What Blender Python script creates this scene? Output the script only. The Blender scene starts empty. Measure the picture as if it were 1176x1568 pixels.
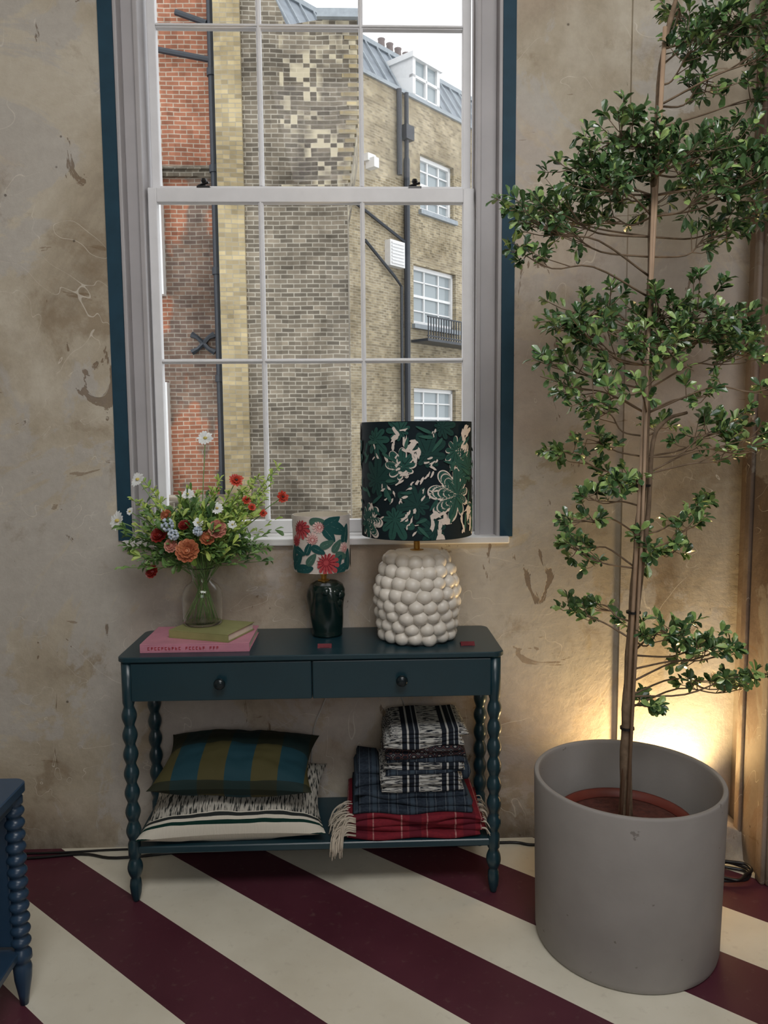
import bpy, math, random
from mathutils import Vector, Matrix, noise
random.seed(7)
sin,cos,pi=math.sin,math.cos,math.pi
scn=bpy.context.scene
scn.view_settings.view_transform='Standard'
COL=bpy.context.collection
def lin(c):
    return tuple(((x/255)/12.92 if x/255<=.04045 else ((x/255+.055)/1.055)**2.4) for x in c)+(1,)
# ---------------- node helpers
class NT:
    def __init__(s,name,rough=.5,spec=.5,metal=0):
        s.m=bpy.data.materials.new(name); s.m.use_nodes=True; s.t=s.m.node_tree; s.n=s.t.nodes
        s.b=s.n['Principled BSDF']; s.b.inputs['Roughness'].default_value=rough
        s.b.inputs['Specular IOR Level'].default_value=spec; s.b.inputs['Metallic'].default_value=metal
        s.out=s.n['Material Output']
    def new(s,t,**k):
        n=s.n.new(t)
        for a,b in k.items(): setattr(n,a,b)
        return n
    def link(s,a,b): s.t.links.new(a,b)
    def obj(s): return s.new('ShaderNodeTexCoord').outputs['Object']
    def mapping(s,v,scale=(1,1,1),loc=(0,0,0),rot=(0,0,0)):
        n=s.new('ShaderNodeMapping'); s.link(v,n.inputs[0]); n.inputs['Scale'].default_value=scale
        n.inputs['Location'].default_value=loc; n.inputs['Rotation'].default_value=rot; return n.outputs[0]
    def noise(s,v,scale,detail=4,rough=.55,dist=0):
        n=s.new('ShaderNodeTexNoise'); s.link(v,n.inputs['Vector']); n.inputs['Scale'].default_value=scale
        n.inputs['Detail'].default_value=detail; n.inputs['Roughness'].default_value=rough; n.inputs['Distortion'].default_value=dist
        return n.outputs['Fac']
    def ramp(s,v,stops,interp='LINEAR'):
        n=s.new('ShaderNodeValToRGB'); s.link(v,n.inputs[0]); e=n.color_ramp.elements; n.color_ramp.interpolation=interp
        while len(e)<len(stops): e.new(.5)
        for i,(p,c) in enumerate(stops):
            e[i].position=p; e[i].color=c if len(c)==4 else tuple(c)+(1,)
        return n.outputs[0]
    def mask(s,v,a,b): return s.ramp(v,[(a,(0,0,0,1)),(b,(1,1,1,1))])
    def mix(s,f,a,b,mode='MIX'):
        n=s.new('ShaderNodeMix',data_type='RGBA',blend_type=mode)
        for i,x in ((0,f),(6,a),(7,b)):
            if hasattr(x,'links'): s.link(x,n.inputs[i])
            else: n.inputs[i].default_value=x
        return n.outputs[2]
    def math(s,op,a,b=0,c=0):
        n=s.new('ShaderNodeMath',operation=op)
        for i,x in enumerate((a,b,c)):
            if hasattr(x,'links'): s.link(x,n.inputs[i])
            else: n.inputs[i].default_value=x
        return n.outputs[0]
    def sep(s,v):
        n=s.new('ShaderNodeSeparateXYZ'); s.link(v,n.inputs[0]); return n.outputs
    def comb(s,x,y,z):
        n=s.new('ShaderNodeCombineXYZ')
        for i,a in enumerate((x,y,z)):
            if hasattr(a,'links'): s.link(a,n.inputs[i])
            else: n.inputs[i].default_value=a
        return n.outputs[0]
    def col(s,c):
        if hasattr(c,'links'): s.link(c,s.b.inputs['Base Color'])
        else: s.b.inputs['Base Color'].default_value=c
    def bump(s,h,st=.3,dist=.01):
        n=s.new('ShaderNodeBump'); n.inputs['Strength'].default_value=st; n.inputs['Distance'].default_value=dist
        s.link(h,n.inputs['Height']); s.link(n.outputs[0],s.b.inputs['Normal'])
BW=[(0,(0,0,0,1)),(1,(1,1,1,1))]
def simple(name,c,rough=.5,spec=.5,metal=0,var=.12,sc=14,bump=0,bs=60):
    t=NT(name,rough,spec,metal); c=lin(c); o=t.obj()
    f=t.noise(o,sc)
    d=tuple(x*(1-var) for x in c[:3])+(1,); l=tuple(min(1,x*(1+var)) for x in c[:3])+(1,)
    t.col(t.ramp(f,[(.3,d),(.7,l)]))
    if bump: t.bump(t.noise(o,bs,3),bump,.003)
    return t.m
def island(name,cols,rough=.4,spec=.5,sub=0):
    t=NT(name,rough,spec); g=t.new('ShaderNodeNewGeometry')
    t.col(t.ramp(g.outputs['Random Per Island'],[(i/(max(1,len(cols)-1)),lin(c)) for i,c in enumerate(cols)]))
    return t.m
# ---------------- mesh builder
class MB:
    def __init__(s): s.v=[];s.f=[];s.m=[]
    def add(s,vs,fs,mi=0):
        o=len(s.v); s.v+= [tuple(x) for x in vs]; s.f+=[tuple(i+o for i in f) for f in fs]; s.m+=[mi]*len(fs); return s
    def box(s,x0,x1,y0,y1,z0,z1,mi=0):
        vs=[(x,y,z) for x in (x0,x1) for y in (y0,y1) for z in (z0,z1)]
        return s.add(vs,[(0,1,3,2),(4,6,7,5),(0,4,5,1),(2,3,7,6),(0,2,6,4),(1,5,7,3)],mi)
    def lathe(s,c,prof,seg=32,mi=0,fn=None,capb=True,capt=True):
        vs=[];n=len(prof)
        for r,z in prof:
            for k in range(seg):
                a=2*pi*k/seg; rr=r if fn is None else fn(r,z,a)
                vs.append((c[0]+rr*cos(a),c[1]+rr*sin(a),c[2]+z))
        fs=[(i*seg+k,i*seg+(k+1)%seg,(i+1)*seg+(k+1)%seg,(i+1)*seg+k) for i in range(n-1) for k in range(seg)]
        if capb: fs.append(tuple(range(seg))[::-1])
        if capt: fs.append(tuple((n-1)*seg+k for k in range(seg)))
        return s.add(vs,fs,mi)
    def sphere(s,c,r,sc=(1,1,1),u=10,v=7,mi=0,M=None):
        vs=[];
        for i in range(v+1):
            t=pi*i/v
            for k in range(u):
                a=2*pi*k/u; p=Vector((r*sc[0]*sin(t)*cos(a),r*sc[1]*sin(t)*sin(a),r*sc[2]*cos(t)))
                if M: p=M@p
                vs.append((c[0]+p.x,c[1]+p.y,c[2]+p.z))
        fs=[(i*u+k,(i+1)*u+k,(i+1)*u+(k+1)%u,i*u+(k+1)%u) for i in range(v) for k in range(u)]
        return s.add(vs,fs,mi)
    def tube(s,pts,rad,seg=8,mi=0,cap=True):
        pts=[Vector(p) for p in pts]; n=len(pts)
        if not hasattr(rad,'__len__'): rad=[rad]*n
        vs=[];up=None
        for i,p in enumerate(pts):
            d=(pts[min(i+1,n-1)]-pts[max(i-1,0)]).normalized()
            if up is None:
                up=Vector((0,0,1)) if abs(d.z)<.9 else Vector((1,0,0))
            a=d.cross(up).normalized(); b=a.cross(d).normalized(); up=b
            for k in range(seg):
                t=2*pi*k/seg; vs.append(p+(a*cos(t)+b*sin(t))*rad[i])
        fs=[(i*seg+k,i*seg+(k+1)%seg,(i+1)*seg+(k+1)%seg,(i+1)*seg+k) for i in range(n-1) for k in range(seg)]
        if cap: fs+= [tuple(range(seg))[::-1],tuple((n-1)*seg+k for k in range(seg))]
        return s.add(vs,fs,mi)
    def leaf(s,p,d,n,L,W,mi=0,fold=.12,curl=.1):
        d=Vector(d).normalized(); sd=d.cross(Vector(n))
        if sd.length<1e-3: sd=d.cross(Vector((1,.3,.2)))
        sd.normalize(); nn=sd.cross(d); p=Vector(p)
        def q(a,b,h): return p+d*(a*L)+sd*(b*W)+nn*(h*L)
        vs=[q(0,0,0),q(.35,-.32,fold*.6),q(.35,0,-.02),q(.35,.32,fold*.6),q(.72,-.46,fold-curl*.4),q(.72,0,-curl*.4),q(.72,.46,fold-curl*.4),q(.93,-.25,fold*.3-curl),q(.93,.25,fold*.3-curl),q(1,0,-curl)]
        return s.add(vs,[(0,2,1),(0,3,2),(1,2,5,4),(2,3,6,5),(4,5,9,7),(5,6,8,9)],mi)
    def slab(s,x0,x1,y0,y1,z0,z1,nx=14,mi=0,amp=.004,seed=0,sag=.010,sk=0):
        h=(z1-z0)/2*1.04; zc=(z0+z1)/2; sec=[]
        for k in range(9):
            a=pi/2+pi*k/8; sec.append((y0+h+h*cos(a)*1.0,zc+h*sin(a)))
        for k in range(9):
            a=-pi/2+pi*k/8; sec.append((y1-h+h*cos(a),zc+h*sin(a)))
        m=len(sec); vs=[]
        for i in range(nx+1):
            t=i/nx; x=x0+(x1-x0)*t; ed=max(0,abs(2*t-1)-.86)/.14; e=1-.55*ed*ed
            for (yy,zz) in sec:
                nz=noise.noise(Vector((x*9+seed,yy*9,zz*30)))*amp
                ny=noise.noise(Vector((x*7+seed*3,seed,2)))*amp*1.6
                g=noise.noise(Vector((x*5,yy*4,7)))*sag-sag*.4*ed
                xx=x+noise.noise(Vector((seed,yy*12,zz*20)))*amp*1.5
                vs.append((xx,yy+nz+ny+sk*(t-.5),zc+(zz-zc)*e+nz*.6+g))
        fs=[(i*m+k,(i+1)*m+k,(i+1)*m+(k+1)%m,i*m+(k+1)%m) for i in range(nx) for k in range(m)]
        fs+=[tuple(range(m)),tuple(nx*m+k for k in range(m))[::-1]]
        return s.add(vs,fs,mi)
    def obj(s,name,mats,parent=None,smooth=False,bevel=0,loc=None,rot=None,sub=0):
        me=bpy.data.meshes.new(name); me.from_pydata(s.v,[],s.f); 
        if not hasattr(mats,'__len__'): mats=[mats]
        for m in mats: me.materials.append(m)
        me.polygons.foreach_set('material_index',s.m)
        if smooth: me.polygons.foreach_set('use_smooth',[True]*len(s.f))
        me.update(); ob=bpy.data.objects.new(name,me); COL.objects.link(ob)
        if loc: ob.location=loc
        if rot: ob.rotation_euler=rot
        if parent:
            ob.parent=parent; ob.matrix_parent_inverse=Matrix.Translation(-parent.location)
        if bevel:
            b=ob.modifiers.new('b','BEVEL'); b.width=bevel; b.segments=2; b.limit_method='ANGLE'
        if sub:
            b=ob.modifiers.new('s','SUBSURF'); b.levels=sub; b.render_levels=sub
        return ob
def E(name,loc):
    e=bpy.data.objects.new(name,None); e.location=loc; e.empty_display_size=.1; COL.objects.link(e); return e
def bez(pts,n=8):
    P=[Vector(p) for p in pts]; P=[P[0]*2-P[1]]+P+[P[-1]*2-P[-2]]; out=[]
    for i in range(1,len(P)-2):
        for k in range(n):
            t=k/n; a,b,c,d=P[i-1:i+3]
            out.append(.5*((2*b)+(c-a)*t+(2*a-5*b+4*c-d)*t*t+(3*b-a-3*c+d)*t**3))
    out.append(P[-2]); return out
# ---------------- camera
C=Vector((0,-2.63,1.437)); p_,y_,r_=math.radians(-5.5),math.radians(1.8),math.radians(.43)
F=Vector((sin(y_)*cos(p_),cos(y_)*cos(p_),sin(p_))); R0=Vector((cos(y_),-sin(y_),0)); U0=R0.cross(F)
R=R0*cos(r_)-U0*sin(r_); U=U0*cos(r_)+R0*sin(r_)
cd=bpy.data.cameras.new('camera'); cam=bpy.data.objects.new('camera',cd); COL.objects.link(cam)
cd.sensor_fit='VERTICAL'; cd.sensor_height=24; cd.lens=24*1178/1568; cd.clip_start=.02; cd.clip_end=200
M=Matrix((R,U,-F)).transposed().to_4x4(); M.translation=C; cam.matrix_world=M
scn.camera=cam
# ---------------- room materials
def plaster(name,light,mid,dark,pale=(188,184,178)):
    t=NT(name,.85,.25); o=t.obj()
    n1=t.noise(o,1.3,7,.62,.6); n2=t.noise(t.mapping(o,loc=(5,2,7)),1.7,9,.66,.7); n3=t.noise(t.mapping(o,loc=(1,9,3)),26,6,.7)
    n4=t.noise(t.mapping(o,loc=(3,3,8)),3.4,8,.68,.3)
    c=t.ramp(n1,[(.34,lin(dark)),(.46,lin(mid)),(.58,lin(light))])
    c=t.mix(t.math('MULTIPLY',t.mask(n2,.51,.535),.75),c,lin(pale))
    c=t.mix(t.math('MULTIPLY',t.mask(n4,.56,.66),.5),c,lin((134,114,88)))
    pk=t.noise(t.mapping(o,loc=(11,4,1)),1.1,3,.5)
    c=t.mix(t.math('MULTIPLY',t.mask(pk,.5,.62),.3),c,lin((190,164,150)))
    g=t.noise(t.mapping(o,scale=(7,7,2.6),rot=(0,.7,0)),1.3,6,.62,1.3)
    gm=t.mask(g,.66,.675)
    g2=t.noise(t.mapping(o,scale=(2.6,3,10),rot=(0,-.5,0)),1.4,5,.6,1.2)
    gm2=t.mask(g2,.685,.70)
    c=t.mix(t.math('MULTIPLY',gm,.7),c,lin((112,90,68)))
    c=t.mix(t.math('MULTIPLY',gm2,.55),c,lin((120,98,74)))
    ln=t.noise(t.mapping(o,scale=(2,2,2)),1.1,2,.5,2.5); hl=t.math('LESS_THAN',t.math('ABSOLUTE',t.math('SUBTRACT',ln,.5)),.0022)
    c=t.mix(t.math('MULTIPLY',t.math('MULTIPLY',hl,t.mask(n4,.45,.55)),.6),c,lin((226,220,208)))
    sp=t.new('ShaderNodeTexVoronoi'); t.link(t.mapping(o,loc=(.3,.1,.2)),sp.inputs['Vector']); sp.inputs['Scale'].default_value=7
    sm=t.ramp(sp.outputs['Distance'],[(.022,(1,1,1,1)),(.04,(0,0,0,1))])
    c=t.mix(t.math('MULTIPLY',sm,.7),c,lin((62,50,40)))
    c=t.mix(.5,c,t.ramp(n3,[(.3,(.42,.42,.42,1)),(.7,(.58,.58,.58,1))]),'OVERLAY')
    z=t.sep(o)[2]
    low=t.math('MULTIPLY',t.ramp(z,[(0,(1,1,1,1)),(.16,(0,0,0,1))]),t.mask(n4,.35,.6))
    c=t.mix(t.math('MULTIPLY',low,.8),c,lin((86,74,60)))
    t.col(c)
    h=t.math('SUBTRACT',t.math('ADD',n2,t.math('MULTIPLY',n3,.3)),t.math('MULTIPLY',gm,.5)); t.bump(h,.45,.016)
    return t.m
m_wall=plaster('aged_plaster',(202,194,178),(180,169,150),(150,138,120))
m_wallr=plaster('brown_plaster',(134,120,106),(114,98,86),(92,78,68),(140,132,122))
m_ceil=simple('ceiling_paint',(190,186,178),.9)
t=NT('painted_stripe_floor',.42,.35); o=t.obj(); xyz=t.sep(o)
cc=t.math('ADD',xyz[1],t.math('MULTIPLY',xyz[0],.88))
fr=t.math('FRACT',t.math('DIVIDE',t.math('ADD',cc,1.235+5.9),.59))
st=t.math('LESS_THAN',fr,.5)
nz=t.noise(o,3,5); nf=t.noise(o,35,4)
cream=t.ramp(nz,[(.3,lin((214,208,190))),(.7,lin((234,230,214)))])
burg=t.ramp(nz,[(.3,lin((76,36,48))),(.7,lin((92,48,60)))])
c=t.mix(st,cream,burg)
c=t.mix(t.math('MULTIPLY',t.mask(nf,.6,.75),.18),c,lin((150,135,120)))
t.col(c); t.bump(nz,.1,.005); m_floor=t.m
m_blue=simple('blue_trim_paint',(30,64,82),.6,.3)
m_sash=simple('sash_white_paint',(228,228,230),.45,.4,var=.04)
m_frame=simple('frame_grey_paint',(176,173,175),.5,.4,var=.07,sc=5)
# ---------------- room shell
xl,xr,yb,zc=-2.6,1.32,-5.2,3.75
MB().box(xl-.2,xr+.2,yb-.2,.3,-.1,0).obj('floor',m_floor)
MB().box(xl-.2,xr+.2,yb-.2,.3,zc,zc+.1).obj('ceiling',m_ceil)
ox0,ox1,oz0,oz1=-.776,.483,1.085,3.45
w=MB(); w.box(xl-.2,ox0,0,.3,0,zc).box(ox1,xr+.2,0,.3,0,zc).box(ox0,ox1,0,.3,0,oz0).box(ox0,ox1,0,.3,oz1,zc)
w.box(.905,xr,-.014,0,0,zc); w.obj('wall_back',m_wall)
MB().box(xl-.2,xl,yb,0,0,zc).obj('wall_left',m_wall)
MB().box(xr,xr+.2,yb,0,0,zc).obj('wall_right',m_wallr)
MB().box(xl,xr,yb-.2,yb,0,zc).obj('wall_front',m_wall)
b=MB(); b.box(-.822,-.776,-.006,.002,1.095,3.5).box(.483,.526,-.006,.002,1.095,3.5).box(-.776,.483,-.006,.002,3.455,3.5); b.obj('trim_1',m_blue)
b=MB(); b.box(1.285,xr,-.34,-.12,0,zc).box(1.27,1.286,-.33,-.29,0,zc).box(1.272,1.286,-.17,-.135,0,zc); b.obj('trim_2',m_wallr,bevel=.006)
# ---------------- window
win=E('window_1',(-.147,.1,2.2))
b=MB()
b.box(ox0,ox0+.012,-.004,.3,oz0,oz1).box(ox1-.012,ox1,-.004,.3,oz0,oz1).box(ox0,ox1,0,.3,oz1-.012,oz1)
b.box(ox0+.012,-.712,.045,.19,oz0,oz1).box(.408,ox1-.012,.045,.19,oz0,oz1).box(-.712,.408,.045,.19,3.39,oz1)
b.box(-.722,-.706,.03,.048,oz0,3.4).box(.402,.418,.03,.048,oz0,3.4)
b.obj('lining_frame',m_frame,win,bevel=.003)
b=MB(); b.box(ox0-.03,ox1+.03,-.022,.07,oz0-.012,oz0+.012).box(-.712,.408,.05,.24,oz0,oz0+.02); b.obj('sill_board',simple('sill_white_paint',(230,230,230),.4,var=.04),win,bevel=.004)
def sash(y0,y1,x0,x1,z0,z1,gx0,gx1,gz0,gz1,xs,zs,name):
    b=MB(); b.box(x0,gx0,y0,y1,z0,z1).box(gx1,x1,y0,y1,z0,z1).box(gx0,gx1,y0,y1,z0,gz0).box(gx0,gx1,y0,y1,gz1,z1)
    for x in xs: b.box(x-.008,x+.008,y0+.004,y1-.004,gz0,gz1).box(x-.004,x+.004,y0-.003,y1,gz0,gz1)
    for z in zs: b.box(gx0,gx1,y0+.005,y1-.005,z-.0075,z+.0075).box(gx0,gx1,y0-.002,y1,z-.0035,z+.0035)
    return b.obj(name,m_sash,win,bevel=.0025)
sash(.085,.12,-.706,.402,1.105,2.285,-.677,.365,1.15,2.238,[-.327,.019],[1.706],'lower_sash')
sash(.125,.16,-.700,.396,2.25,3.39,-.672,.368,2.303,3.36,[-.327,.019],[2.828],'upper_sash')
t=NT('window_pane_glass'); tr=t.new('ShaderNodeBsdfTransparent'); gl=t.new('ShaderNodeBsdfGlossy'); gl.inputs['Roughness'].default_value=.02
lw=t.new('ShaderNodeFresnel'); lw.inputs[0].default_value=1.3; mx=t.new('ShaderNodeMixShader'); t.link(t.math('MULTIPLY',lw.outputs[0],.35),mx.inputs[0]); t.link(tr.outputs[0],mx.inputs[1]); t.link(gl.outputs[0],mx.inputs[2]); t.link(mx.outputs[0],t.out.inputs[0]); m_pane=t.m
b=MB(); b.add([(-.69,.102,1.12),(.39,.102,1.12),(.39,.102,2.26),(-.69,.102,2.26)],[(0,1,2,3)]); b.add([(-.69,.142,2.27),(.39,.142,2.27),(.39,.142,3.38),(-.69,.142,3.38)],[(0,1,2,3)])
b.obj('glass_panes',m_pane,win)
m_black=simple('black_metal',(22,22,24),.35)
b=MB()
for x in (-.52,.20): b.box(x-.022,x+.022,.09,.125,2.285,2.293); b.lathe((x,.107,2.293),[(.009,0),(.006,.012),(.011,.02),(.008,.028)],12); b.tube([(x-.02,.107,2.297),(x,.10,2.302),(x+.018,.095,2.305)],.004,6)
b.obj('sash_locks',m_black,win,smooth=False)
# ---------------- exterior
BWD,BH=.165,.056
def brick(name,c1,c2,mortar,stain,sf=.5,patch=None,zt=None,pale=None):
    t=NT(name,.9,.15); o=t.obj(); s=t.sep(o)
    w1=t.math('MULTIPLY',t.math('SUBTRACT',t.noise(o,1.3,2),.5),.05)
    v=t.comb(t.math('ADD',s[0],s[1]),t.math('ADD',s[2],w1),0)
    def bt(a,b_,m_):
        br=t.new('ShaderNodeTexBrick'); t.link(v,br.inputs['Vector']); br.inputs['Scale'].default_value=1
        br.inputs['Brick Width'].default_value=BWD; br.inputs['Row Height'].default_value=BH; br.inputs['Mortar Size'].default_value=.0075
        br.inputs['Mortar Smooth'].default_value=.3; br.inputs['Color1'].default_value=lin(a); br.inputs['Color2'].default_value=lin(b_); br.inputs['Mortar'].default_value=lin(m_); return br
    br=bt(c1,c2,mortar); c=br.outputs['Color']; n=t.noise(o,.9,6,.65,.5)
    if patch:
        pn=t.noise(t.mapping(o,scale=(1.1,1,.8),loc=(3,1,4.3)),1,3,.5)
        pm=t.mask(pn,.52,.55)
        if zt: pm=t.math('MAXIMUM',pm,t.math('GREATER_THAN',s[2],zt))
        c=t.mix(pm,c,bt(*patch).outputs['Color'])
    c=t.mix(t.math('MULTIPLY',t.mask(n,.40,.66),sf),c,lin(stain),'MULTIPLY')
    fl=t.comb(t.math('FLOOR',t.math('DIVIDE',t.math('ADD',s[0],s[1]),BWD/2)),0,t.math('FLOOR',t.math('DIVIDE',t.math('ADD',s[2],w1),BH)))
    wn=t.new('ShaderNodeTexWhiteNoise',noise_dimensions='3D'); t.link(fl,wn.inputs[0])
    c=t.mix(.6,c,t.ramp(wn.outputs[0],[(0,(.36,.36,.36,1)),(1,(.64,.64,.64,1))]),'OVERLAY')
    if pale:
        x0,x1,z0,z1=pale
        ins=t.math('MULTIPLY',t.math('MULTIPLY',t.math('GREATER_THAN',s[0],x0),t.math('LESS_THAN',s[0],x1)),t.math('MULTIPLY',t.math('GREATER_THAN',s[2],z0),t.math('LESS_THAN',s[2],z1)))
        big=t.noise(o,1.4,3); pmk=t.math('MULTIPLY',t.math('MULTIPLY',ins,t.mask(big,.45,.55)),t.math('GREATER_THAN',wn.outputs[0],.6))
        c=t.mix(t.math('MULTIPLY',pmk,.75),c,lin((196,186,160)))
    t.col(c); t.bump(br.outputs['Fac'],-.4,.01); return t.m
m_red=brick('red_brick',(118,102,94),(144,120,104),(164,156,144),(160,156,156),.8,((182,124,98),(160,108,86),(194,178,160)),4.95)
m_yel=brick('yellow_stock_brick',(188,172,134),(158,144,114),(162,154,134),(172,168,160),.8)
m_grey=brick('weathered_stock_brick',(144,134,118),(108,101,90),(174,168,154),(150,148,146),.9,pale=(-.95,.05,4.4,6.7))
m_fac=brick('london_stock_brick',(176,163,136),(142,131,110),(180,173,154),(176,170,158),.8)
m_slate=simple('slate_roof',(126,134,142),.6,sc=3,var=.25)
m_lead=simple('lead_flashing',(150,158,164),.6)
m_pipe=simple('black_drainpipe',(44,50,58),.4)
m_extw=simple('exterior_white_paint',(225,226,226),.5,var=.04)
m_extg=NT('exterior_window_glass',.08,.6); m_extg.col(lin((150,160,164))); m_extg=m_extg.m
lb=E('brick_rear_building',(-1.8,8,0))
MB().box(-4.2,-1.75,8,9.5,-3,9).obj('red_brick_wall',m_red,lb)
b=MB(); b.box(-4.2,-1.78,7.93,8.01,4.88,4.96).box(-4.2,-1.78,7.9,8.01,4.96,5.0); b.obj('string_course',m_grey,lb)
b=MB(); b.box(-1.75,-1.42,7.44,8.4,-3,9); b.obj('yellow_pier',m_yel,lb)
b=MB(); b.box(-1.42,-.12,7.5,9.4,-3,4.6)
b.add([(-1.42,7.5,4.6),(-.12,7.5,4.6),(-.12,9.4,4.6),(-1.42,9.4,4.6),(-1.42,7.5,5.5),(.02,7.5,5.5),(.02,9.4,5.5),(-1.42,9.4,5.5)],[(0,1,5,4),(1,2,6,5),(2,3,7,6),(3,0,4,7)])
b.add([(-1.42,7.5,5.5),(.02,7.5,5.5),(.02,9.4,5.5),(-1.42,9.4,5.5),(-1.42,7.5,6.95),(-1.0,7.5,6.9),(-.85,7.5,6.55),(-.45,7.5,6.62),(.03,7.5,6.72),(.03,9.4,6.72),(-.45,9.4,6.62),(-.85,9.4,6.55),(-1.0,9.4,6.9),(-1.42,9.4,6.95)],
 [(0,1,8,7,6,5,4),(1,2,9,8),(2,3,13,12,11,10,9),(3,0,4,13),(4,5,12,13),(5,6,11,12),(6,7,10,11),(7,8,9,10)])
b.obj('chimney_stack',m_grey,lb)
b=MB(); z=4.7; i=0
while z<6.5:
    b.box((-.26 if i%2 else -.18)+(z-4.6)*.07,-.095+min(.14,(z-4.6)*.156),7.49,7.6,z,z+.05); z+=.112; i+=1
b.obj('quoin_bricks',m_yel,lb)
b=MB(); b.box(-1.42,-.95,7.46,7.5,6.9,6.98).box(-.47,.08,7.42,9.4,6.62,6.72); b.obj('coping',m_lead,lb)
b=MB(); b.tube([(-1.85,7.86,-3),(-1.85,7.86,9)],.05,10)
for z in (.9,2.2,3.6,4.9,6.1): b.lathe((-1.85,7.86,z),[(.068,0),(.068,.09)],12)
b.tube([(-2.6,7.9,6.45),(-1.85,7.86,6.3)],.04,8); b.tube([(-2.3,7.9,6.9),(-1.9,7.86,6.75)],.04,8)
b.obj('drainpipe',m_pipe,lb)
b=MB()
for a in (.7,-.7,2.44,-2.44):
    b.tube([(-2.08,7.97,2.72),(-2.08+.1*cos(a),7.95,2.72+.12*sin(a)),(-2.08+.2*cos(a),7.96,2.72+.15*sin(a)*1.2)],[.035,.03,.045],6)
b.obj('iron_wall_tie',m_pipe,lb)
b=MB(); b.box(-3,-1.6,6.2,7.4,-3,.62).box(-3.05,-1.55,6.15,7.45,.62,.72); b.obj('yard_wall',[m_grey],lb)
b=MB(); b.box(-2.62,-2.56,7.85,8.02,3.35,5.0).box(-2.62,-2.56,7.85,8.02,.6,2.2); b.obj('white_window_reveal',m_extw,lb)
ang=math.radians(90-43)
fb=E('brick_townhouse',(-.044,14,0))
def fobj(mb,name,mats,**k):
    ob=mb.obj(name,mats,None,**k); ob.parent=fb; return ob
fb.rotation_euler=(0,0,ang)
b=MB()
wins=[(2.2,3.5,6.65,7.9),(1.95,3.62,4.05,5.4),(1.9,3.62,1.2,2.6)]
b.box(-1.5,1.95,0,.4,-4,9).box(3.6,6.5,0,.4,-4,9)
zz=-4
for (a0,a1,z0,z1) in sorted(wins,key=lambda q:q[2]):
    b.box(1.95,3.6,0,.4,zz,z0); zz=z1
    if a0>1.95: b.box(1.95,a0,0,.4,z0,z1)
    if a1<3.6: b.box(a1,3.6,0,.4,z0,z1)
b.box(1.95,3.6,0,.4,zz,9)
fobj(b,'facade_wall',m_fac)
b=MB(); b.box(-1.5,6.5,-.06,.5,9.0,9.08)
for (a0,a1,z0,z1) in wins: b.box(a0-.06,a1+.06,-.09,.1,z0-.1,z0)
fobj(b,'stone_bands',m_lead)
b=MB();g=MB()
for (a0,a1,z0,z1) in wins:
    b.box(a0,a0+.09,.1,.2,z0,z1).box(a1-.09,a1,.1,.2,z0,z1).box(a0,a1,.1,.2,z0,z0+.1).box(a0,a1,.1,.2,z1-.09,z1).box(a0,a1,.12,.2,(z0+z1)/2-.03,(z0+z1)/2+.03)
    for k in (1,2): x=a0+(a1-a0)*k/3; b.box(x-.02,x+.02,.13,.18,z0,z1)
    for k in (1,3): z=z0+(z1-z0)*k/4; b.box(a0,a1,.13,.18,z-.015,z+.015)
    g.box(a0,a1,.17,.19,z0,z1)
b.box(1.95,2.05,-.0,.8,9.05,9.95).box(2.85,2.95,0,.8,9.05,9.95).box(1.9,3.0,-.05,.9,9.9,10.02).box(2.42,2.48,0,.1,9.1,9.9).box(1.95,2.95,0,.1,9.5,9.56).box(1.95,2.95,0,.1,9.05,9.15)
g.box(2.0,2.9,.06,.08,9.1,9.95)
fobj(b,'window_frames',m_extw); fobj(g,'window_glazing',m_extg)
b=MB(); b.add([(-1.5,.15,9.05),(6.5,.15,9.05),(6.5,1.0,10.4),(-1.5,1.0,10.4),(6.5,3,10.5),(-1.5,3,10.5)],[(0,1,2,3),(3,2,4,5)])
fobj(b,'mansard_roof',m_slate)
b=MB()
for k in range(20):
    x=-1.4+k*.4; b.tube([(x,.13,9.08),(x,.98,10.43)],.02,5)
b.box(-1.5,6.5,.92,1.05,10.36,10.46); fobj(b,'lead_rolls',m_lead)
b=MB()
for x0,n in ((-.2,2),(1.3,3),(2.9,4)):
    b.box(x0,x0+n*.32,1.6,2.2,10.3,10.95)
fobj(b,'roof_chimneys',m_fac)
b=MB()
for x0,n in ((-.2,2),(1.3,3),(2.9,4)):
    for k in range(n): b.lathe((x0+.16+k*.32,1.9,10.95),[(.11,0),(.1,.1),(.085,.32),(.1,.36)],10)
fobj(b,'chimney_pots',simple('clay_chimney_pot',(120,110,108),.7),smooth=True)
b=MB(); b.tube([(1.6,-.1,-4),(1.6,-.1,7.6)],.07,8).tube([(1.35,-.1,7.2),(1.35,-.1,9)],.06,8).tube([(1.6,-.1,7.6),(1.6,-.1,9)],.05,8).tube([(1.4,-.1,-4),(1.4,-.1,4.8),(1.15,-.1,5.0),(.2,-.1,5.6)],.035,6)
b.box(1.48,1.75,-.2,-.02,8.0,8.3)
b.tube([(-.2,-.08,6.35),(1.55,-.08,5.8)],.035,6)
fobj(b,'drainpipes',m_pipe)
b=MB(); b.box(.95,1.45,-.16,0,5.2,5.75)
for k in range(7): b.box(.99,1.41,-.19,-.16,5.25+k*.07,5.28+k*.07)
fobj(b,'louvre_vent',m_extw)
b=MB(); b.box(1.85,3.85,-.5,0,3.62,3.68)
for z in (3.72,4.15): b.box(1.85,3.85,-.5,-.47,z,z+.03)
for k in range(21): b.box(1.86+k*.098,1.88+k*.098,-.5,-.48,3.68,4.16)
fobj(b,'iron_balcony',m_pipe)
b=MB(); b.box(.35,.5,-.25,0,7.1,7.3).box(.3,.55,-.12,0,7.25,7.4); fobj(b,'wall_fan_housing',m_extw)
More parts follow.
